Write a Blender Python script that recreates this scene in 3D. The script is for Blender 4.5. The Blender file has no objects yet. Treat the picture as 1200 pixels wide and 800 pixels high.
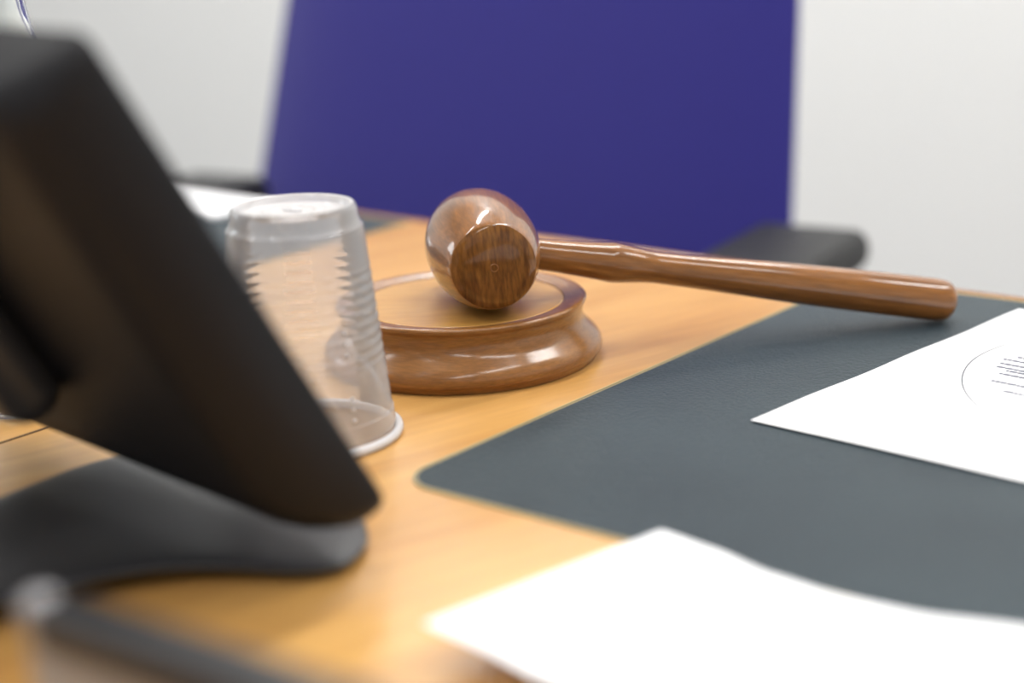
import bpy, bmesh, math, random
from mathutils import Vector, Matrix
random.seed(7)
S = bpy.context.scene
C = S.collection
PI = math.pi
D = 0.75                      # height of the desk top above the floor

# ------------------------------------------------------------------ camera
cam_data = bpy.data.cameras.new('camera')
cam = bpy.data.objects.new('camera', cam_data)
C.objects.link(cam)
S.camera = cam
F_ = Vector((-0.6139, 0.7410, -0.2721)).normalized()
R_ = Vector((0.7767, 0.6285, -0.0406))
R_ = (R_ - F_ * R_.dot(F_)).normalized()
U_ = R_.cross(F_)
M = Matrix(((R_.x, U_.x, -F_.x, 0), (R_.y, U_.y, -F_.y, 0), (R_.z, U_.z, -F_.z, D + 0.2112), (0, 0, 0, 1)))
cam.matrix_world = M
cam_data.sensor_width = 36.0
cam_data.lens = 1929 / 1200 * 36
cam_data.clip_start = 0.02
cam_data.dof.use_dof = True
cam_data.dof.focus_distance = 0.700
cam_data.dof.aperture_fstop = 3.3

# ------------------------------------------------------------------ world, lamps, exposure
S.view_settings.view_transform = 'Standard'
S.view_settings.look = 'None'
S.view_settings.exposure = 0.0
S.view_settings.gamma = 1.0
S.view_settings.use_curve_mapping = False
W = bpy.data.worlds.new('world')
S.world = W
W.use_nodes = True
W.node_tree.nodes['Background'].inputs[0].default_value = (0.93, 0.96, 1.0, 1)
W.node_tree.nodes['Background'].inputs[1].default_value = 0.8


def area(name, loc, size, power, rot=(0, 0, 0), col=(1, 1, 1)):
    l = bpy.data.lights.new(name, 'AREA')
    l.shape = 'RECTANGLE'
    l.size, l.size_y = size
    l.energy = power
    l.color = col
    o = bpy.data.objects.new(name, l)
    o.location = loc
    o.rotation_euler = rot
    C.objects.link(o)
    return o


for lx, ly in ((-2.0, 0.4), (-2.0, 1.9), (-0.6, 0.4), (-0.6, 1.9), (0.8, 0.4), (0.8, 1.9), (-0.6, -1.1), (0.8, -1.1), (-2.0, -1.1)):
    area('ceiling_panel_light', (lx, ly, 2.76), (0.16, 1.1), {0.4: 14, 1.9: 25, -1.1: 12}[ly], (0, 0, 0), (1.0, 0.985, 0.96))
area('window_light', (-4.5, -0.2, 1.7), (0.9, 1.3), 22, (0, math.radians(-90), 0), (0.93, 0.97, 1.0))


# ------------------------------------------------------------------ material helpers
def lin(c):
    return tuple(((v / 255) / 12.92 if v / 255 <= 0.04045 else (((v / 255) + 0.055) / 1.055) ** 2.4) for v in c) + (1,)


def mat(name, rgb, rough=0.5, spec=0.5, metal=0.0, coat=0.0, bump=0.0, bscale=200, var=0.0, vscale=8, vcol=None,
        sheen=0.0):
    m = bpy.data.materials.new(name)
    m.use_nodes = True
    nt = m.node_tree
    b = nt.nodes['Principled BSDF']
    b.inputs['Base Color'].default_value = lin(rgb)
    b.inputs['Roughness'].default_value = rough
    b.inputs['Metallic'].default_value = metal
    b.inputs['Specular IOR Level'].default_value = spec
    b.inputs['Coat Weight'].default_value = coat
    b.inputs['Coat Roughness'].default_value = 0.08
    b.inputs['Sheen Weight'].default_value = sheen
    tc = nt.nodes.new('ShaderNodeTexCoord')
    if var:
        n = nt.nodes.new('ShaderNodeTexNoise')
        n.inputs['Scale'].default_value = vscale
        n.inputs['Detail'].default_value = 6
        nt.links.new(tc.outputs['Object'], n.inputs['Vector'])
        mx = nt.nodes.new('ShaderNodeMix')
        mx.data_type = 'RGBA'
        mx.inputs['A'].default_value = lin(rgb)
        mx.inputs['B'].default_value = lin(vcol or tuple(v * (1 - var) for v in rgb))
        nt.links.new(n.outputs['Fac'], mx.inputs['Factor'])
        nt.links.new(mx.outputs['Result'], b.inputs['Base Color'])
    if bump:
        n = nt.nodes.new('ShaderNodeTexNoise')
        n.inputs['Scale'].default_value = bscale
        n.inputs['Detail'].default_value = 4
        nt.links.new(tc.outputs['Object'], n.inputs['Vector'])
        bp = nt.nodes.new('ShaderNodeBump')
        bp.inputs['Strength'].default_value = bump
        bp.inputs['Distance'].default_value = 0.001
        nt.links.new(n.outputs['Fac'], bp.inputs['Height'])
        nt.links.new(bp.outputs['Normal'], b.inputs['Normal'])
    return m


def wood(name, light, dark, grain_dir=(0, 0, 0), stretch=(30, 2.5, 30), rough=0.3, coat=0.0, coat_rough=0.06, pores=0.35,
         pore_scale=6.0, contrast=(0.3, 0.7), spec=0.5, bump=0.0):
    """straight-grained wood; the grain runs along the local Y of the rotated coordinates"""
    m = bpy.data.materials.new(name)
    m.use_nodes = True
    nt = m.node_tree
    b = nt.nodes['Principled BSDF']
    tc = nt.nodes.new('ShaderNodeTexCoord')
    mp0 = nt.nodes.new('ShaderNodeMapping')
    mp0.inputs['Rotation'].default_value = grain_dir
    nt.links.new(tc.outputs['Object'], mp0.inputs['Vector'])
    mp = nt.nodes.new('ShaderNodeMapping')
    mp.inputs['Scale'].default_value = stretch
    nt.links.new(mp0.outputs['Vector'], mp.inputs['Vector'])
    n = nt.nodes.new('ShaderNodeTexNoise')
    n.inputs['Scale'].default_value = 1.0
    n.inputs['Detail'].default_value = 5
    n.inputs['Distortion'].default_value = 0.6
    nt.links.new(mp.outputs['Vector'], n.inputs['Vector'])
    mr = nt.nodes.new('ShaderNodeMapRange')
    mr.inputs['From Min'].default_value = contrast[0]
    mr.inputs['From Max'].default_value = contrast[1]
    nt.links.new(n.outputs['Fac'], mr.inputs['Value'])
    mx = nt.nodes.new('ShaderNodeMix')
    mx.data_type = 'RGBA'
    mx.inputs['A'].default_value = lin(dark)
    mx.inputs['B'].default_value = lin(light)
    nt.links.new(mr.outputs['Result'], mx.inputs['Factor'])
    mp2 = nt.nodes.new('ShaderNodeMapping')
    mp2.inputs['Scale'].default_value = tuple(s * pore_scale for s in stretch)
    nt.links.new(mp0.outputs['Vector'], mp2.inputs['Vector'])
    n2 = nt.nodes.new('ShaderNodeTexNoise')
    n2.inputs['Scale'].default_value = 1.0
    n2.inputs['Detail'].default_value = 3
    nt.links.new(mp2.outputs['Vector'], n2.inputs['Vector'])
    mr2 = nt.nodes.new('ShaderNodeMapRange')
    mr2.inputs['From Min'].default_value = 0.35
    mr2.inputs['From Max'].default_value = 0.65
    mr2.inputs['To Min'].default_value = 1 - pores
    mr2.inputs['To Max'].default_value = 1.0
    nt.links.new(n2.outputs['Fac'], mr2.inputs['Value'])
    mm = nt.nodes.new('ShaderNodeMix')
    mm.data_type = 'RGBA'
    mm.blend_type = 'MULTIPLY'
    mm.inputs['Factor'].default_value = 1
    nt.links.new(mx.outputs['Result'], mm.inputs['A'])
    nt.links.new(mr2.outputs['Result'], mm.inputs['B'])
    nt.links.new(mm.outputs['Result'], b.inputs['Base Color'])
    b.inputs['Roughness'].default_value = rough
    b.inputs['Specular IOR Level'].default_value = spec
    b.inputs['Coat Weight'].default_value = coat
    b.inputs['Coat Roughness'].default_value = coat_rough
    if bump:
        bp = nt.nodes.new('ShaderNodeBump')
        bp.inputs['Strength'].default_value = bump
        bp.inputs['Distance'].default_value = 0.0004
        nt.links.new(n2.outputs['Fac'], bp.inputs['Height'])
        nt.links.new(bp.outputs['Normal'], b.inputs['Normal'])
    return m


def clear_plastic(name, tint, haze, rough=0.12, hcol=(252, 251, 253)):
    """thin see-through sheet: lets light through, scatters a little, shines at grazing angles"""
    m = bpy.data.materials.new(name)
    m.use_nodes = True
    nt = m.node_tree
    for n in list(nt.nodes):
        nt.nodes.remove(n)
    out = nt.nodes.new('ShaderNodeOutputMaterial')
    tr = nt.nodes.new('ShaderNodeBsdfTransparent')
    tr.inputs[0].default_value = tint
    df = nt.nodes.new('ShaderNodeBsdfDiffuse')
    df.inputs[0].default_value = lin(hcol)
    tl = nt.nodes.new('ShaderNodeBsdfTranslucent')
    tl.inputs[0].default_value = lin(hcol)
    gl = nt.nodes.new('ShaderNodeBsdfGlossy')
    gl.inputs['Roughness'].default_value = rough
    lw = nt.nodes.new('ShaderNodeLayerWeight')
    lw.inputs['Blend'].default_value = 0.25
    mr = nt.nodes.new('ShaderNodeMapRange')
    mr.inputs['To Min'].default_value = haze
    mr.inputs['To Max'].default_value = min(1, haze + 0.55)
    nt.links.new(lw.outputs['Facing'], mr.inputs['Value'])
    m1 = nt.nodes.new('ShaderNodeMixShader')
    m1.inputs[0].default_value = 0.4
    nt.links.new(df.outputs[0], m1.inputs[1])
    nt.links.new(tl.outputs[0], m1.inputs[2])
    m2 = nt.nodes.new('ShaderNodeMixShader')
    nt.links.new(mr.outputs['Result'], m2.inputs[0])
    nt.links.new(tr.outputs[0], m2.inputs[1])
    nt.links.new(m1.outputs[0], m2.inputs[2])
    fr = nt.nodes.new('ShaderNodeFresnel')
    fr.inputs['IOR'].default_value = 1.45
    m3 = nt.nodes.new('ShaderNodeMixShader')
    nt.links.new(fr.outputs[0], m3.inputs[0])
    nt.links.new(m2.outputs[0], m3.inputs[1])
    nt.links.new(gl.outputs[0], m3.inputs[2])
    nt.links.new(m3.outputs[0], out.inputs[0])
    return m


MT = {}
MT['wall'] = mat('white_wall_paint', (240, 240, 238), 0.9, 0.2, bump=0.05, bscale=60)
MT['ceiling'] = mat('ceiling_paint', (230, 230, 228), 0.9, 0.2)
MT['carpet'] = mat('grey_carpet', (120, 120, 124), 0.95, 0.1, bump=0.6, bscale=400, var=0.3, vscale=90)
MT['desk'] = wood('desk_veneer', (210, 162, 95), (182, 131, 68), (0, 0, math.radians(14)), (32, 3.4, 30), 0.34, 0.25, 0.16, 0.10, 7.0)
MT['desk_side'] = wood('desk_front_veneer', (214, 152, 76), (190, 126, 56), (PI / 2, 0, 0), (30, 3, 30), 0.4, 0.1)
MT['groove'] = mat('dark_joint', (62, 38, 18), 0.7)
MT['leather'] = mat('blue_grey_leather', (54, 67, 73), 0.48, 0.25, bump=1.0, bscale=700, var=0.35, vscale=15, vcol=(30, 40, 48))
MT['brass'] = mat('pale_inlay', (168, 154, 116), 0.45, 0.4, metal=0.1)
MT['brass_dark'] = mat('dark_inlay', (96, 88, 66), 0.5, 0.5)
MT['walnut'] = wood('varnished_brown_wood', (148, 95, 42), (114, 70, 28), (0, 0, 0), (240, 240, 22), 0.35, 0.8, 0.06, 0.22, 3.5, bump=0.1, spec=0.15)
MT['walnut_block'] = wood('block_brown_wood', (150, 101, 50), (130, 84, 38), (0, 0, 0), (24, 60, 260), 0.35, 0.7, 0.17, 0.22, 6.0, bump=0.1, spec=0.15)
MT['walnut_end'] = wood('gavel_end_grain', (138, 90, 38), (96, 56, 20), (0, 0, 0.25), (45, 200, 60), 0.35, 0.5, 0.08, 0.4, 4, (0.3, 0.6), spec=0.1)
MT['block_top'] = wood('block_top_wood', (212, 164, 88), (192, 140, 68), (0, 0, 0.9), (60, 12, 60), 0.35, 0.4, 0.12, 0.12, 5)
MT['rim'] = wood('block_rim_wood', (148, 92, 36), (116, 68, 24), (0, 0, 0.9), (60, 20, 60), 0.45, 0.2, 0.15, 0.2, 5, spec=0.15)
MT['paper'] = mat('white_paper', (236, 236, 238), 0.8, 0.2)
MT['ink'] = mat('grey_print', (112, 114, 124), 0.8, 0.1)
MT['ink_light'] = mat('pale_grey_print', (104, 106, 112), 0.8, 0.1)
MT['black_plastic'] = mat('black_plastic', (24, 24, 27), 0.5, 0.2, bump=0.15, bscale=900)
MT['base_plastic'] = mat('dark_grey_plastic', (48, 48, 50), 0.4, 0.5, bump=0.15, bscale=900)
MT['black_rim'] = mat('black_rim_plastic', (20, 20, 23), 0.38, 0.5)
MT['screen'] = mat('dark_screen', (10, 11, 13), 0.1, 0.5)
MT['grey_metal'] = mat('grey_housing', (150, 144, 138), 0.45, 0.5, metal=0.15, var=0.06)
MT['silver'] = mat('silver_corner', (150, 148, 150), 0.4, 0.5, metal=0.4)
MT['blue'] = mat('blue_upholstery', (48, 44, 132), 0.85, 0.25, bump=0.5, bscale=1500, sheen=0.25, var=0.08, vscale=700)
MT['chair_black'] = mat('chair_black_plastic', (24, 24, 26), 0.5, 0.3)
MT['chrome'] = mat('chair_metal', (170, 170, 172), 0.25, 0.5, metal=1.0)
MT['cup'] = clear_plastic('clear_cup_plastic', (0.97, 0.97, 0.98, 1), 0.25)
MT['cup_rim'] = clear_plastic('cup_rim_plastic', (0.95, 0.95, 0.96, 1), 0.8)
MT['cup_base'] = clear_plastic('cup_base_plastic', (0.95, 0.95, 0.96, 1), 0.68)
g = bpy.data.materials.new('clear_glass')
g.use_nodes = True
gb = g.node_tree.nodes['Principled BSDF']
gb.inputs['Base Color'].default_value = (0.96, 0.98, 0.97, 1)
gb.inputs['Transmission Weight'].default_value = 1.0
gb.inputs['Roughness'].default_value = 0.0
gb.inputs['IOR'].default_value = 1.48
MT['glass'] = g


# ------------------------------------------------------------------ mesh helpers
def finish(bm, sharp=35):
    bmesh.ops.recalc_face_normals(bm, faces=bm.faces)
    for f in bm.faces:
        f.smooth = True
    for e in bm.edges:
        if len(e.link_faces) == 2 and e.calc_face_angle(0) > math.radians(sharp):
            e.smooth = False


def obj(name, bm, m, parent=None, sharp=35, loc=None, rot=None):
    finish(bm, sharp)
    me = bpy.data.meshes.new(name)
    bm.to_mesh(me)
    bm.free()
    o = bpy.data.objects.new(name, me)
    me.materials.append(MT[m] if isinstance(m, str) else m)
    C.objects.link(o)
    if loc:
        o.location = loc
    if rot:
        o.rotation_euler = rot
    if parent:
        o.parent = parent
    return o


def thing(name, label, cat, loc=(0, 0, 0), rotz=0, group=None):
    o = bpy.data.objects.new(name, None)
    o.empty_display_size = 0.03
    C.objects.link(o)
    o.location = loc
    o.rotation_euler = (0, 0, rotz)
    o['label'] = label
    o['category'] = cat
    if group:
        o['group'] = group
    return o


def tag(o, label, cat, group=None):
    o['label'] = label
    o['category'] = cat
    if group:
        o['group'] = group
    return o


def add_box(bm, x0, x1, y0, y1, z0, z1, bev=0, seg=3):
    r = bmesh.ops.create_cube(bm, size=1)
    vs = r['verts']
    for v in vs:
        v.co = Vector(((x0 + x1) / 2 + v.co.x * (x1 - x0), (y0 + y1) / 2 + v.co.y * (y1 - y0), (z0 + z1) / 2 + v.co.z * (z1 - z0)))
    if bev:
        es = list({e for v in vs for e in v.link_edges})
        bmesh.ops.bevel(bm, geom=es, offset=bev, segments=seg, profile=0.5, affect='EDGES')
    return bm


def box(*a, **k):
    return add_box(bmesh.new(), *a, **k)


def lathe(profile, segs=96, bm=None, mtx=None, closed=False):
    """profile of (r, z) turned about Z; r=0 ends close to a point"""
    bm = bm or bmesh.new()
    mtx = mtx or Matrix.Identity(4)
    rings = []
    for r, z in profile:
        if r < 1e-7:
            rings.append([bm.verts.new(mtx @ Vector((0, 0, z)))])
        else:
            rings.append([bm.verts.new(mtx @ Vector((r * math.cos(2 * PI * i / segs), r * math.sin(2 * PI * i / segs), z))) for i in range(segs)])
    pairs = list(zip(rings, rings[1:]))
    if closed:
        pairs.append((rings[-1], rings[0]))
    for a, b in pairs:
        for i in range(segs):
            j = (i + 1) % segs
            if len(a) == 1 and len(b) == 1:
                continue
            if len(a) == 1:
                bm.faces.new((a[0], b[i], b[j]))
            elif len(b) == 1:
                bm.faces.new((a[i], a[j], b[0]))
            else:
                bm.faces.new((a[i], a[j], b[j], b[i]))
    return bm


def smooth_profile(pts, n=8):
    """Catmull-Rom through the points"""
    out = []
    P = [pts[0]] + list(pts) + [pts[-1]]
    for i in range(1, len(P) - 2):
        p0, p1, p2, p3 = P[i - 1], P[i], P[i + 1], P[i + 2]
        for k in range(n):
            t = k / n
            out.append(tuple(0.5 * ((2 * p1[c]) + (-p0[c] + p2[c]) * t + (2 * p0[c] - 5 * p1[c] + 4 * p2[c] - p3[c]) * t * t
                                    + (-p0[c] + 3 * p1[c] - 3 * p2[c] + p3[c]) * t ** 3) for c in range(len(p1))))
    out.append(tuple(pts[-1]))
    return out


def tube(path, rad, segs=16, bm=None, cap=True, flat=1.0, up=Vector((0, 0, 1))):
    bm = bm or bmesh.new()
    path = [Vector(p) for p in path]
    rings = []
    for i, p in enumerate(path):
        t = (path[min(i + 1, len(path) - 1)] - path[max(i - 1, 0)]).normalized()
        u = up if abs(t.dot(up)) < 0.95 else Vector((1, 0, 0))
        a = t.cross(u).normalized()
        b = a.cross(t).normalized()
        r = rad[i] if isinstance(rad, (list, tuple)) else rad
        rings.append([bm.verts.new(p + a * r * math.cos(2 * PI * k / segs) + b * r * flat * math.sin(2 * PI * k / segs)) for k in range(segs)])
    for q, w in zip(rings, rings[1:]):
        for k in range(segs):
            bm.faces.new((q[k], q[(k + 1) % segs], w[(k + 1) % segs], w[k]))
    if cap:
        bm.faces.new(rings[0])
        bm.faces.new(list(reversed(rings[-1])))
    return bm


def rounded_rect(x0, x1, y0, y1, r, n=10, far=None):
    pts = []
    f_ = r if far is None else far
    for cx, cy, a0, r in ((x1 - f_, y1 - f_, 0, f_), (x0 + f_, y1 - f_, 90, f_), (x0 + r, y0 + r, 180, r), (x1 - r, y0 + r, 270, r)):
        for k in range(n + 1):
            a = math.radians(a0 + 90 * k / n)
            pts.append((cx + r * math.cos(a), cy + r * math.sin(a)))
    return pts


def extrude_poly(pts, z0, z1, bm=None):
    bm = bm or bmesh.new()
    a = [bm.verts.new((x, y, z0)) for x, y in pts]
    b = [bm.verts.new((x, y, z1)) for x, y in pts]
    bm.faces.new(list(reversed(a)))
    bm.faces.new(b)
    for i in range(len(pts)):
        j = (i + 1) % len(pts)
        bm.faces.new((a[i], a[j], b[j], b[i]))
    return bm


def ring_poly(outer, inner, z0, z1):
    bm = bmesh.new()
    n = len(outer)
    L = [[bm.verts.new((x, y, z)) for x, y in p] for p, z in ((outer, z0), (outer, z1), (inner, z1), (inner, z0))]
    for q in range(4):
        a, b = L[q], L[(q + 1) % 4]
        for i in range(n):
            j = (i + 1) % n
            bm.faces.new((a[i], a[j], b[j], b[i]))
    return bm


# ------------------------------------------------------------------ the room
def struct(name, bm, m):
    o = obj(name, bm, m)
    o['kind'] = 'structure'
    return o


struct('floor', box(-4.6, 2.4, -2.4, 2.5, -0.05, 0.0), 'carpet')
struct('wall_back', box(-4.7, 2.5, 2.5, 2.6, 0, 2.8), 'wall')
struct('wall_left', box(-4.7, -4.6, -2.4, 2.5, 0, 2.8), 'wall')
struct('wall_right', box(2.4, 2.5, -2.4, 2.5, 0, 2.8), 'wall')
struct('ceiling', box(-4.7, 2.5, -2.4, 2.6, 2.8, 2.86), 'ceiling')
struct('baseboard_back', box(-4.6, 2.4, 2.485, 2.5, 0, 0.09, bev=0.004), 'chair_black')

# ------------------------------------------------------------------ the desk
DX0, DX1, DY0, DY1 = -1.75, 0.55, -0.10, 0.771
desk = thing('desk', 'light orange-brown wooden desk with inset blue-grey leather writing surfaces', 'desk', (-0.6, 0.33, 0))
ox, oy = 0.6, -0.33
PADS = ((-0.3965, 0.40, 0.4065, 0.7600), (-1.506, -0.7080, 0.4065, 0.7600))


def dloc(o):
    o.location = (ox, oy, 0)
    return o


dt = dloc(obj('desk_top', box(DX0, DX1, DY0, DY1 - 0.0075, D - 0.036, D, bev=0.0004, seg=1), 'desk', desk))
lp = dloc(obj('edge_lipping', box(DX0, DX1, DY1 - 0.0075, DY1, D - 0.038, D + 0.0002, bev=0.0025), 'walnut_block', desk))
lp['label'] = 'darker brown solid wood edge strip'
dloc(obj('modesty_panel', box(DX0 + 0.08, DX1 - 0.08, 0.05, 0.075, 0.12, D - 0.036), 'desk_side', desk))
for x in (DX0 + 0.05, -1.12, DX1 - 0.08):
    dloc(obj('side_panel', box(x, x + 0.03, DY0 + 0.04, DY1 - 0.06, 0.0, D - 0.036, bev=0.002), 'desk_side', desk))
gr = bmesh.new()
add_box(gr, -0.5615, -0.5600, 0.10, 0.447, D - 0.001, D + 0.00025)
dloc(obj('joint_line', gr, 'groove', desk))
for x0, x1, y0, y1 in PADS:
    R0 = rounded_rect(x0, x1, y0, y1, 0.018, far=0.006)
    R1 = rounded_rect(x0 + 0.0008, x1 - 0.0008, y0 + 0.0008, y1 - 0.0008, 0.0168, far=0.0048)
    R2 = rounded_rect(x0 + 0.0018, x1 - 0.0018, y0 + 0.0018, y1 - 0.0018, 0.0154, far=0.0034)
    R3 = rounded_rect(x0 + 0.0023, x1 - 0.0023, y0 + 0.0023, y1 - 0.0023, 0.0146, far=0.0026)
    p = dloc(obj('leather_inlay', extrude_poly(R3, D - 0.001, D + 0.0005), 'leather', desk))
    p['label'] = 'blue-grey leather writing surface'
    e = obj('edging', ring_poly(R0, R1, D - 0.001, D + 0.0006), 'brass', p)
    e2 = obj('edging', ring_poly(R1, R2, D - 0.001, D + 0.0002), 'brass_dark', p)
    e3 = obj('edging', ring_poly(R2, R3, D - 0.001, D + 0.0006), 'brass', p)

# ------------------------------------------------------------------ sound block
blk = thing('sound_block', 'round varnished brown wooden block with a pale top, under the gavel head', 'sound block', (-0.4810, 0.5455, D))
prof = [(0.0474, 0.0264), (0.0495, 0.0267), (0.0520, 0.0273), (0.0545, 0.0277), (0.0562, 0.0276), (0.0570, 0.0268), (0.0568, 0.0256), (0.0560, 0.0243),
        (0.0553, 0.0224), (0.0551, 0.0200), (0.0557, 0.0175), (0.0572, 0.0150), (0.0596, 0.0124), (0.0618, 0.0100), (0.0632, 0.0077),
        (0.0636, 0.0055), (0.0632, 0.0038), (0.0622, 0.0027), (0.0612, 0.0012), (0.0608, 0.0002)]
bp_ = smooth_profile(prof, 4)
obj('body', lathe([(0, 0.0002)] + list(reversed(bp_)) + [(0.0470, 0.0262), (0.0470, 0.0240), (0, 0.0240)], 160), 'walnut_block', blk, sharp=50)
top = obj('top_disc', lathe([(0, 0.0235), (0.0468, 0.0235), (0.0468, 0.0258), (0.0462, 0.0263), (0.03, 0.0264), (0, 0.0264)], 128), 'block_top', blk)
top['label'] = 'pale striking surface'

# ------------------------------------------------------------------ gavel
hx, hy, hz = -0.4690, 0.5478, D + 0.0264 + 0.0251
end = Vector((-0.3222, 0.7067, D + 0.0106))
hc = Vector((hx, hy, hz))
axis = (end - hc).normalized()
L = (end - hc).length
side = Vector((axis.y, -axis.x, 0)).normalized()         # towards the camera: the head's own axis
upv = side.cross(axis) * -1
if upv.z < 0:
    upv = -upv
gav = thing('gavel', 'glossy brown wooden gavel, head on the block and handle end on the leather', 'gavel', (hx, hy, D + 0.0264))
gm = Matrix.Translation(-Vector((hx, hy, D + 0.0264)))
# head: local Z along side
mh = Matrix((( upv.x, axis.x, side.x, hx), (upv.y, axis.y, side.y, hy), (upv.z, axis.z, side.z, hz), (0, 0, 0, 1)))
hp = []
for k in range(41):
    s = -1 + 2 * k / 40
    hp.append((0.0187 + (0.0251 - 0.0187) * (1 - abs(s) ** 2.1), s * 0.0385))
hp = [(0, -0.0408), (0.010, -0.0407), (0.0150, -0.0402), (0.0172, -0.0394)] + hp
head = lathe(hp + [(0.0183, 0.0391)], 128)
oh = obj('head', head, 'walnut', gav, sharp=60)
oh.matrix_local = gm @ mh
ef = obj('end_face', lathe([(0.0183, 0.0391), (0.0170, 0.0400), (0.0150, 0.0407), (0.012, 0.0411), (0.006, 0.0413), (0, 0.0413)], 96), 'walnut_end', oh, sharp=60)
cm = []
for k in range(12):
    a = 2 * PI * k / 12
    cm.append((0.0016 + 0.0003 * math.cos(a), 0.04125 + 0.00025 * math.sin(a)))
obj('centre_mark', lathe(cm, 32, closed=True), 'walnut', oh)
ef['label'] = 'dull end grain face'
# handle: local Z along axis
ma = Matrix((( upv.x, side.x, axis.x, hx), (upv.y, side.y, axis.y, hy), (upv.z, side.z, axis.z, hz), (0, 0, 0, 1)))
def W_(z, r):
    return (r, z)
hpts = [(0.0070, 0.018), (0.0072, 0.030), (0.0079, 0.045), (0.0089, 0.0565), (0.0092, 0.0600), (0.0089, 0.0640), (0.0079, 0.0720), (0.0073, 0.0790), (0.0073, 0.0860),
        (0.0078, 0.105), (0.0085, 0.125), (0.0093, 0.150), (0.0098, 0.175), (0.0100, 0.195), (0.0100, 0.212), (0.0098, 0.2195), (0.0087, 0.2235), (0.0060, 0.2258), (0.0028, 0.2266), (0, 0.2268)]
hpts = smooth_profile(hpts, 5)
hd = lathe([(0, 0.016)] + hpts, 64)
ohd = obj('handle', hd, 'walnut', gav, sharp=60)
ohd.matrix_local = gm @ ma

# ------------------------------------------------------------------ plastic cup (upside down)
cupx, cupy = -0.4596, 0.4268
cup = thing('plastic_cup', 'clear ribbed plastic drinking cup standing upside down beside the sound block', 'cup', (cupx, cupy, D))
H = 0.0935
outer = []
for k in range(241):
    z = 0.004 + (H - 0.0085 - 0.004) * k / 240
    t = z / H
    r = 0.0343 + (0.0256 - 0.0343) * t
    if 0.34 < t < 0.74:
        r += 0.00016 * math.cos((t - 0.34) / 0.40 * 2 * PI * 9)
    if 0.06 < t < 0.12:
        r += 0.0004
    outer.append((r, z))
outer += [(0.0255, H - 0.0075), (0.0250, H - 0.0062), (0.0246, H - 0.0045), (0.0243, H - 0.0020), (0.0238, H - 0.0006), (0.0230, H)]
body = lathe(outer, 128)
o_ = obj('cup_wall', body, 'cup', cup)
obj('cup_base', lathe([(0.0230, H), (0.0219, H - 0.0002), (0.0212, H - 0.0010), (0.0206, H - 0.0026), (0.0198, H - 0.0030), (0.012, H - 0.0026), (0.0115, H - 0.0022), (0.0085, H - 0.0022), (0.008, H - 0.0026), (0, H - 0.0026)], 96), 'cup_base', cup)
rp = []
for k in range(16):
    a = 2 * PI * k / 16
    rp.append((0.0353 + 0.0018 * math.cos(a), 0.0021 + 0.0019 * math.sin(a)))
obj('cup_rim', lathe(rp, 128, closed=True), 'cup_rim', cup)
# faint moulded mark on the base and a column of tiny moulded dots on the wall
mk = bmesh.new()
for k in range(7):
    a = k * 0.9
    add_box(mk, -0.004 + 0.0012 * k - 0.0004, -0.004 + 0.0012 * k + 0.0004, -0.0015 + 0.001 * math.sin(a * 3), 0.0015, H - 0.0026, H - 0.0018, bev=0.0002, seg=1)
obj('moulded_mark', mk, 'cup_rim', cup)
dots = bmesh.new()
for t, a in ((0.51, 0), (0.465, 0), (0.42, 0), (0.24, 0), (0.195, 0), (0.15, 0)):
    z = H * t
    r = 0.0343 + (0.0256 - 0.0343) * t + 0.0003
    an = math.radians(-12)
    mtx = Matrix.Translation((r * math.cos(an), r * math.sin(an), z)) @ Matrix.Scale(0.0008, 4)
    bmesh.ops.create_uvsphere(dots, u_segments=10, v_segments=6, radius=1.0, matrix=mtx)
obj('moulded_dots', dots, 'cup_rim', cup)

# ------------------------------------------------------------------ papers
def sheet(name, x0, y0, ux, vy, w, h, zf, nx=40, ny=20, thick=0.00012):
    """paper with its corner at (x0,y0), edges along ux and vy; zf(s,t) in metres gives its height"""
    bm = bmesh.new()
    lay = []
    for dz in (0, thick):
        lay.append([[bm.verts.new((ux[0] * w * i / nx + vy[0] * h * j / ny, ux[1] * w * i / nx + vy[1] * h * j / ny, zf(w * i / nx, h * j / ny) + dz))
                     for j in range(ny + 1)] for i in range(nx + 1)])
    for k, g_ in enumerate(lay):
        for i in range(nx):
            for j in range(ny):
                q = (g_[i][j], g_[i + 1][j], g_[i + 1][j + 1], g_[i][j + 1])
                bm.faces.new(q if k else tuple(reversed(q)))
    a, b = lay
    for i in range(nx):
        for j in (0, ny):
            bm.faces.new((a[i][j], a[i + 1][j], b[i + 1][j], b[i][j]))
    for j in range(ny):
        for i in (0, nx):
            bm.faces.new((a[i][j], a[i][j + 1], b[i][j + 1], b[i][j]))
    return bm


ZP = D + 0.0008
# printed sheet with the circle
def sheet_z(s_, t_):
    return 0.0005 + 0.0005 * math.sin(t_ * 40) ** 2 + 0.0002 * math.sin(s_ * 31)


def on_sheet(x, y):
    det = u1.x * v1.y - u1.y * v1.x
    return sheet_z((x * v1.y - y * v1.x) / det, (u1.x * y - u1.y * x) / det)


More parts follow.
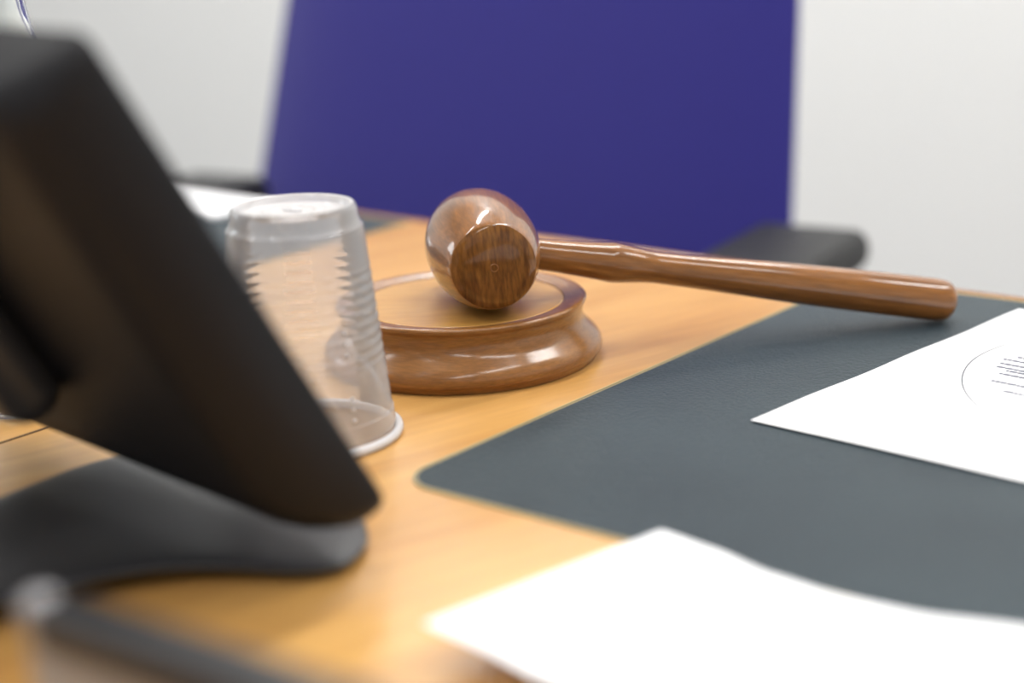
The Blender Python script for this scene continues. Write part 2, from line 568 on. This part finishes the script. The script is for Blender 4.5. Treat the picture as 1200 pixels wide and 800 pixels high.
u1 = Vector((0.998, -0.060)).normalized()
v1 = Vector((0.108, 0.994)).normalized()
pp = thing('paper_sheet', 'white printed sheet with a thin grey circle, lying flat on the leather', 'paper', (-0.3203, 0.5318, ZP))
pp_s = obj('sheet', sheet('s', 0, 0, u1, v1, 0.297, 0.210, sheet_z), 'paper', pp)
cc = Vector((-0.1860 + 0.3203, 0.6603 - 0.5318))
circ = bmesh.new()
for k in range(180):
    a0, a1 = 2 * PI * k / 180, 2 * PI * (k + 1) / 180
    q = []
    for r, a in ((0.0948, a0), (0.0954, a0), (0.0954, a1), (0.0948, a1)):
        x, y = cc.x + r * math.cos(a), cc.y + r * math.sin(a)
        q.append((x, y, on_sheet(x, y) + 0.0003))
    if all(0.004 < p[1] < 0.200 for p in q):
        circ.faces.new([circ.verts.new(p) for p in q])
obj('printed_circle', circ, 'ink_light', pp)
txt = bmesh.new()
rows = [(-0.2662, 0.6635), (-0.2701, 0.6577), (-0.2688, 0.6511), (-0.2680, 0.6457), (-0.2623, 0.6420), (-0.2632, 0.6371), (-0.2621, 0.6266), (-0.2525, 0.6162)]
for x, y in rows:
    px = x + 0.3203
    py = y - 0.5318
    for q in range(14):
        w = random.uniform(0.0010, 0.0042)
        x2 = px + w
        sy = -(px - (x + 0.3203)) * 0.10
        add_box(txt, px, x2, py + sy - 0.0009, py + sy + 0.0009, on_sheet(px, py) - 0.0001, on_sheet(px, py) + 0.0003)
        px = x2 + 0.0005
obj('printed_text', txt, 'ink', pp)

# folded leaflet in the near foreground, its ends curling up
uu = Vector((1, 0.0)).normalized()
vv = Vector((-0.02, -1.0)).normalized()
leaf = thing('paper_leaflet', 'white narrow sheet of paper curling up in the near foreground', 'paper', (-0.2868, 0.4195 - 0.0239, ZP))
zl = [(0, 0.0112), (0.0204, 0.0094), (0.0383, 0.0063), (0.0614, 0.0049), (0.0866, 0.0058), (0.1175, 0.0098), (0.16, 0.017), (0.21, 0.026)]
def leaf_z(s, t):
    for (a, za), (b, zb) in zip(zl, zl[1:]):
        if s <= b + 1e-6:
            k = (s - a) / (b - a)
            k = k * k * (3 - 2 * k) * 0.35 + k * 0.65
            return za + (zb - za) * k
    return zl[-1][1]
leaf.location = (-0.2718, 0.3973, ZP)
lf = obj('sheet', sheet('s', 0, 0, uu, Vector((-0.186, -0.983)).normalized(), 0.210, 0.0936 + 0.0, leaf_z, 60, 14, 0.0003), 'paper', leaf)
lt = bmesh.new()
sx, sy = -0.2469 + 0.2706, 0.3432 - 0.3956
for q in range(8):
    x = sx + q * 0.0046
    z = leaf_z(x + 0.186 * abs(sy), 0) + 0.0006
    add_box(lt, x, x + 0.0036, sy - 0.0016 - q * 0.0008, sy + 0.0004 - q * 0.0008, z - 0.0002, z + 0.0003)
obj('printed_text', lt, 'ink_light', leaf)

# papers at the far end of the desk, behind the cup
fp = obj('paper_stack', box(-0.155, 0.050, -0.036, 0.028, 0.0, 0.003, bev=0.0008, seg=2), 'paper', None, loc=(-0.880, 0.728, D + 0.0007))
tag(fp, 'small white stack of paper at the far edge of the desk behind the plastic cup', 'paper')

# ------------------------------------------------------------------ small monitor on its curved stand
mon = thing('desk_monitor', 'small black monitor seen from behind, leaning back on a curved dark stand', 'monitor', (-0.475, 0.30, D))
tau = math.radians(29.6)
MW, MH = 0.222, 0.1800
yaw = math.radians(-7)
b0 = Vector((-0.3385, 0.3480, 0.0215))                   # front bottom right corner above the desk top
rz_ = Matrix.Rotation(yaw, 3, 'Z')
ev = rz_ @ Vector((0, -math.sin(tau), math.cos(tau)))
ew = rz_ @ Vector((0, -math.cos(tau), -math.sin(tau)))
eu = rz_ @ Vector((-1, 0, 0))
o0 = b0 - Vector((-0.475, 0.30, 0))
def mp_(u, v, w):
    return o0 + eu * u + ev * v + ew * w
def frustum(u0, u1, v0, v1, w0, U0, U1, V0, V1, w1, bev, seg=5):
    bm = bmesh.new()
    A = [bm.verts.new(mp_(*p)) for p in ((u0, v0, w0), (u1, v0, w0), (u1, v1, w0), (u0, v1, w0))]
    B = [bm.verts.new(mp_(*p)) for p in ((U0, V0, w1), (U1, V0, w1), (U1, V1, w1), (U0, V1, w1))]
    bm.faces.new(A)
    bm.faces.new(list(reversed(B)))
    for i in range(4):
        j = (i + 1) % 4
        bm.faces.new((A[i], B[i], B[j], A[j]))
    bmesh.ops.bevel(bm, geom=list(bm.edges), offset=bev, segments=seg, profile=0.5, affect='EDGES')
    return bm
hm = bmesh.new()
lay = []
for w, ins, rc in ((0.0, 0.0025, 0.006), (0.0010, 0.0008, 0.008), (0.0030, 0.0, 0.009), (0.0080, 0.0002, 0.010), (0.0130, 0.0012, 0.012), (0.0180, 0.0030, 0.015),
                   (0.0220, 0.0053, 0.016), (0.0255, 0.0085, 0.017), (0.0282, 0.0125, 0.018), (0.0298, 0.0175, 0.018), (0.0304, 0.0240, 0.018)):
    pts = rounded_rect(ins, MW - ins, ins * 1.35, MH - ins * (0.25 if w < 0.028 else 0.25 + 0.5 * (w - 0.028) / 0.0024), rc, 8, far=rc * 0.8)
    lay.append([hm.verts.new(mp_(u_, v_, w)) for u_, v_ in pts])
for a_, b_ in zip(lay, lay[1:]):
    for k in range(len(a_)):
        j = (k + 1) % len(a_)
        hm.faces.new((a_[k], a_[j], b_[j], b_[k]))
hm.faces.new(lay[0])
hm.faces.new(list(reversed(lay[-1])))
obj('housing', hm, 'black_plastic', mon, sharp=60)
obj('screen', frustum(0.012, MW - 0.012, 0.012, MH - 0.012, -0.0006, 0.012, MW - 0.012, 0.012, MH - 0.012, 0.002, 0.0003, 1), 'screen', mon)
# bracket where the neck meets the back
br = bmesh.new()
cu = MW / 2
add_box(br, -0.02, 0.02, -0.05, 0.05, -0.011, 0.011, bev=0.0105, seg=6)
bm_m = Matrix(((eu.x, ev.x, ew.x, 0), (eu.y, ev.y, ew.y, 0), (eu.z, ev.z, ew.z, 0), (0, 0, 0, 1)))
cpos = mp_(0.1190, 0.100, 0.0395)
bm_m.translation = cpos
bmesh.ops.transform(br, matrix=bm_m, verts=br.verts)
obj('bracket', br, 'base_plastic', mon, sharp=60)
# stand: broad foot and neck as one curved sheet; rows of (left x, right x, y, z) of the upper face
raw = [(-0.500, -0.400, 0.3850, 0.0035), (-0.507, -0.382, 0.3760, 0.0045), (-0.511, -0.368, 0.3640, 0.0050), (-0.5125, -0.3620, 0.3540, 0.0052), (-0.5125, -0.3600, 0.3450, 0.0056),
       (-0.5120, -0.3630, 0.3375, 0.0060), (-0.5115, -0.3710, 0.3310, 0.0066), (-0.5110, -0.3860, 0.3240, 0.0074), (-0.5100, -0.4020, 0.3140, 0.0082),
       (-0.5095, -0.4150, 0.3000, 0.0092), (-0.5080, -0.4240, 0.2820, 0.0102), (-0.5065, -0.4310, 0.2620, 0.0112)]
k0 = lambda z: 1 - z / 0.2112                      # the outline follows the desk-level curve, raised by z
sec = [(a * k0(z), b * k0(z), y * k0(z), z) for a, b, y, z in raw]
sec += [(-0.481, -0.412, 0.215, 0.0150), (-0.480, -0.414, 0.185, 0.0230), (-0.480, -0.418, 0.160, 0.0380), (-0.480, -0.423, 0.147, 0.0600), (-0.482, -0.430, 0.148, 0.0850),
        (-0.488, -0.440, 0.165, 0.1050), (-0.494, -0.452, 0.195, 0.1130), (-0.495, -0.452, 0.230, 0.1120), (-0.491, -0.446, 0.258, 0.1030), (-0.488, -0.446, 0.272, 0.0920)]
sec = smooth_profile(sec, 5)
st = bmesh.new()
rows_ = []
NX = 28
for i, (xl, xr, y, z) in enumerate(sec):
    p0_, p1_ = sec[max(i - 1, 0)], sec[min(i + 1, len(sec) - 1)]
    t = Vector((0, p1_[2] - p0_[2], p1_[3] - p0_[3])).normalized()
    nrm = Vector((0, t.z, -t.y))
    if i == 0:
        if nrm.z < 0:
            nrm = -nrm
    elif nrm.dot(last) < 0:
        nrm = -nrm
    last = nrm
    r_t, r_b = [], []
    for k in range(NX + 1):
        f = math.sin(PI / 2 * (-1 + 2 * k / NX))
        x = (xl + xr) / 2 + (xr - xl) / 2 * f
        e_ = (1 - abs(f) ** 6) ** 0.5 if abs(f) < 1 else 0
        cen = Vector((x + 0.475, y - 0.30, z - 0.0012)) + nrm * (-0.0012 * (1 - f * f) * min(1, i / 20))
        r_t.append(st.verts.new(cen + nrm * 0.0018 * e_))
        r_b.append(st.verts.new(cen - nrm * (0.0006 + 0.0020 * e_)))
    rows_.append(r_t + list(reversed(r_b)))
n_ = len(rows_[0])
for a, b in zip(rows_, rows_[1:]):
    for k in range(n_):
        st.faces.new((a[k], a[(k + 1) % n_], b[(k + 1) % n_], b[k]))
st.faces.new(rows_[0])
st.faces.new(list(reversed(rows_[-1])))
bmesh.ops.remove_doubles(st, verts=st.verts, dist=1e-6)
obj('stand', st, 'base_plastic', mon, sharp=60)
legb = bmesh.new()
add_box(legb, 0.005, 0.050, -0.120, -0.060, 0.0, 0.0105, bev=0.003)
obj('stand_pad', legb, 'chair_black', mon)

# ------------------------------------------------------------------ grey box with the black rim, nearest the camera
bx = thing('display_panel', 'thin grey upright panel with a black top rim, cut off at the lower left', 'panel', (-0.1930, 0.1915, D), math.radians(3.5))
obj('face', box(-0.0990, 0.100, -0.0035, 0.0030, 0.002, 0.0655, bev=0.0025), 'grey_metal', bx)
obj('rim', box(-0.0930, 0.101, -0.0065, 0.0060, 0.0560, 0.0672, bev=0.0034, seg=5), 'black_rim', bx, sharp=60)
obj('corner_cap', box(-0.1000, -0.0915, -0.0050, 0.0045, 0.0575, 0.0677, bev=0.0040, seg=5), 'silver', bx, sharp=60)
obj('foot', box(-0.0900, 0.095, -0.0180, 0.0200, 0.0, 0.0050, bev=0.0015), 'black_rim', bx, sharp=60)

# ------------------------------------------------------------------ glassware behind the monitor
car = thing('glass_carafe', 'clear glass carafe standing behind the black monitor', 'carafe', (-0.6310, 0.4240, D))
co = smooth_profile([(0.0240, 0.0008), (0.0275, 0.003), (0.0285, 0.010), (0.0285, 0.060), (0.0275, 0.100), (0.0210, 0.130), (0.0140, 0.150), (0.0108, 0.165), (0.0090, 0.190), (0.0125, 0.215), (0.0150, 0.225)], 6)
ci = smooth_profile([(0.0138, 0.225), (0.0112, 0.214), (0.0064, 0.190), (0.0080, 0.165), (0.0125, 0.149), (0.0195, 0.128), (0.0257, 0.099), (0.0263, 0.060), (0.0263, 0.014), (0.0220, 0.009), (0.0, 0.0085)], 6)
obj('vessel', lathe([(0, 0.0025), (0.022, 0.0020)] + co + ci, 96), 'glass', car, sharp=60)
gl = thing('drinking_glass', 'small clear drinking glass at the left edge, in front of the carafe', 'glass', (-0.5925, 0.3840, D))
obj('vessel', lathe([(0, 0.0015), (0.0145, 0.0008)] + smooth_profile([(0.0175, 0.0010), (0.0188, 0.004), (0.0190, 0.012), (0.0222, 0.078), (0.0219, 0.0795), (0.0209, 0.078), (0.0175, 0.014), (0.0130, 0.0095), (0.0, 0.009)], 6), 96), 'glass', gl, sharp=60)

# ------------------------------------------------------------------ chair beyond the desk
ca = math.radians(9)
axv = Vector((math.cos(ca), math.sin(ca), 0))
nv = Vector((math.sin(ca), -math.cos(ca), 0))
base = axv * -0.687 + nv * -1.00
ch = thing('office_chair', 'office chair with tall blue upholstered back and black armrests behind the desk', 'chair', (base.x, base.y, 0), ca)
# local: +Y = away from the desk, -Y = facing the desk
yb = 0.151
zb = D - 0.054
rec = math.radians(14)
bk = bmesh.new()
rows_b = []
NV, NU = 26, 24
for iz in range(NV + 1):
    h = -0.16 + 0.52 * iz / NV
    hh = max(h, -0.10)
    w2 = 0.2530 - 0.0825 * hh
    c_ = 0.0005 + 0.0175 * hh
    rr = 0.05
    if h > 0.36 - rr:
        w2 -= rr - math.sqrt(max(0, rr * rr - (h - (0.36 - rr)) ** 2))
    row = []
    for iu in range(NU + 1):
        f = -1 + 2 * iu / NU
        thick = 0.03 * (1 - abs(f) ** 6) + 0.004
        if iz in (0, NV):
            thick *= 0.4
        bow = 0.0
        yy = yb + math.tan(rec) * h
        row.append((c_ + w2 * f, yy, zb + h, thick, bow))
    rows_b.append(row)
fr_ = [[bk.verts.new((x, y - t * 0.5 + b_, z)) for x, y, z, t, b_ in r] for r in rows_b]
bb_ = [[bk.verts.new((x, y + t * 0.5 + b_, z)) for x, y, z, t, b_ in r] for r in rows_b]
for g1, fl in ((fr_, False), (bb_, True)):
    for i in range(NV):
        for j in range(NU):
            q = (g1[i][j], g1[i][j + 1], g1[i + 1][j + 1], g1[i + 1][j])
            bk.faces.new(tuple(reversed(q)) if fl else q)
for i in range(NV):
    for j in (0, NU):
        bk.faces.new((fr_[i][j], fr_[i + 1][j], bb_[i + 1][j], bb_[i][j]))
for j in range(NU):
    for i in (0, NV):
        bk.faces.new((fr_[i][j], fr_[i][j + 1], bb_[i][j + 1], bb_[i][j]))
obj('backrest', bk, 'blue', ch, sharp=70)
obj('seat', box(-0.25, 0.25, -0.36, 0.10, 0.43, 0.51, bev=0.03, seg=5), 'blue', ch, sharp=60)
obj('seat_pan', box(-0.22, 0.22, -0.30, 0.10, 0.395, 0.43, bev=0.008), 'chair_black', ch)
spn = tube([(0, 0.05, 0.41), (0, 0.13, 0.40), (0, 0.175, 0.45), (0, 0.165, 0.56), (0, 0.185, 0.66)], 0.025, 16)
obj('back_bracket', spn, 'chair_black', ch)
for s, cx in ((1, 0.305), (-1, -0.205)):
    am = obj('armrest', box(cx - 0.045, cx + 0.040, -0.095 if s > 0 else -0.060, 0.065, D - (0.056 if s > 0 else 0.048), D - (0.0275 if s > 0 else 0.0185), bev=0.0125, seg=5), 'chair_black', ch, sharp=60)
    obj('arm_support', tube([(s * 0.22, -0.04, 0.42), (s * 0.26, -0.01, 0.43), (cx - 0.005, 0.01, 0.52), (cx - 0.005, 0.02, D - 0.050)], 0.020, 14), 'chair_black', am)
obj('column', lathe([(0, 0.08), (0.030, 0.08), (0.030, 0.26), (0.018, 0.262), (0.018, 0.40), (0, 0.40)], 32), 'chrome', ch)
for k in range(5):
    a = 2 * PI * k / 5 + 0.3
    d = Vector((math.cos(a), math.sin(a), 0))
    lg = obj('leg', tube([d * 0.02 + Vector((0, 0, 0.115)), d * 0.16 + Vector((0, 0, 0.10)), d * 0.29 + Vector((0, 0, 0.078))], [0.024, 0.020, 0.014], 14), 'chair_black', ch)
    cs = bmesh.new()
    pr_ = Vector((-d.y, d.x, 0))
    for sgn in (-1, 1):
        mtx = Matrix.Translation(d * 0.29 + pr_ * 0.014 * sgn + Vector((0, 0, 0.0275))) @ pr_.to_track_quat('Z', 'Y').to_matrix().to_4x4()
        lathe([(0, -0.009), (0.024, -0.009), (0.0275, -0.006), (0.0275, 0.006), (0.024, 0.009), (0, 0.009)], 28, cs, mtx)
    tube([d * 0.29 + Vector((0, 0, 0.03)), d * 0.29 + Vector((0, 0, 0.08))], 0.006, 10, cs)
    obj('caster', cs, 'chair_black', lg)
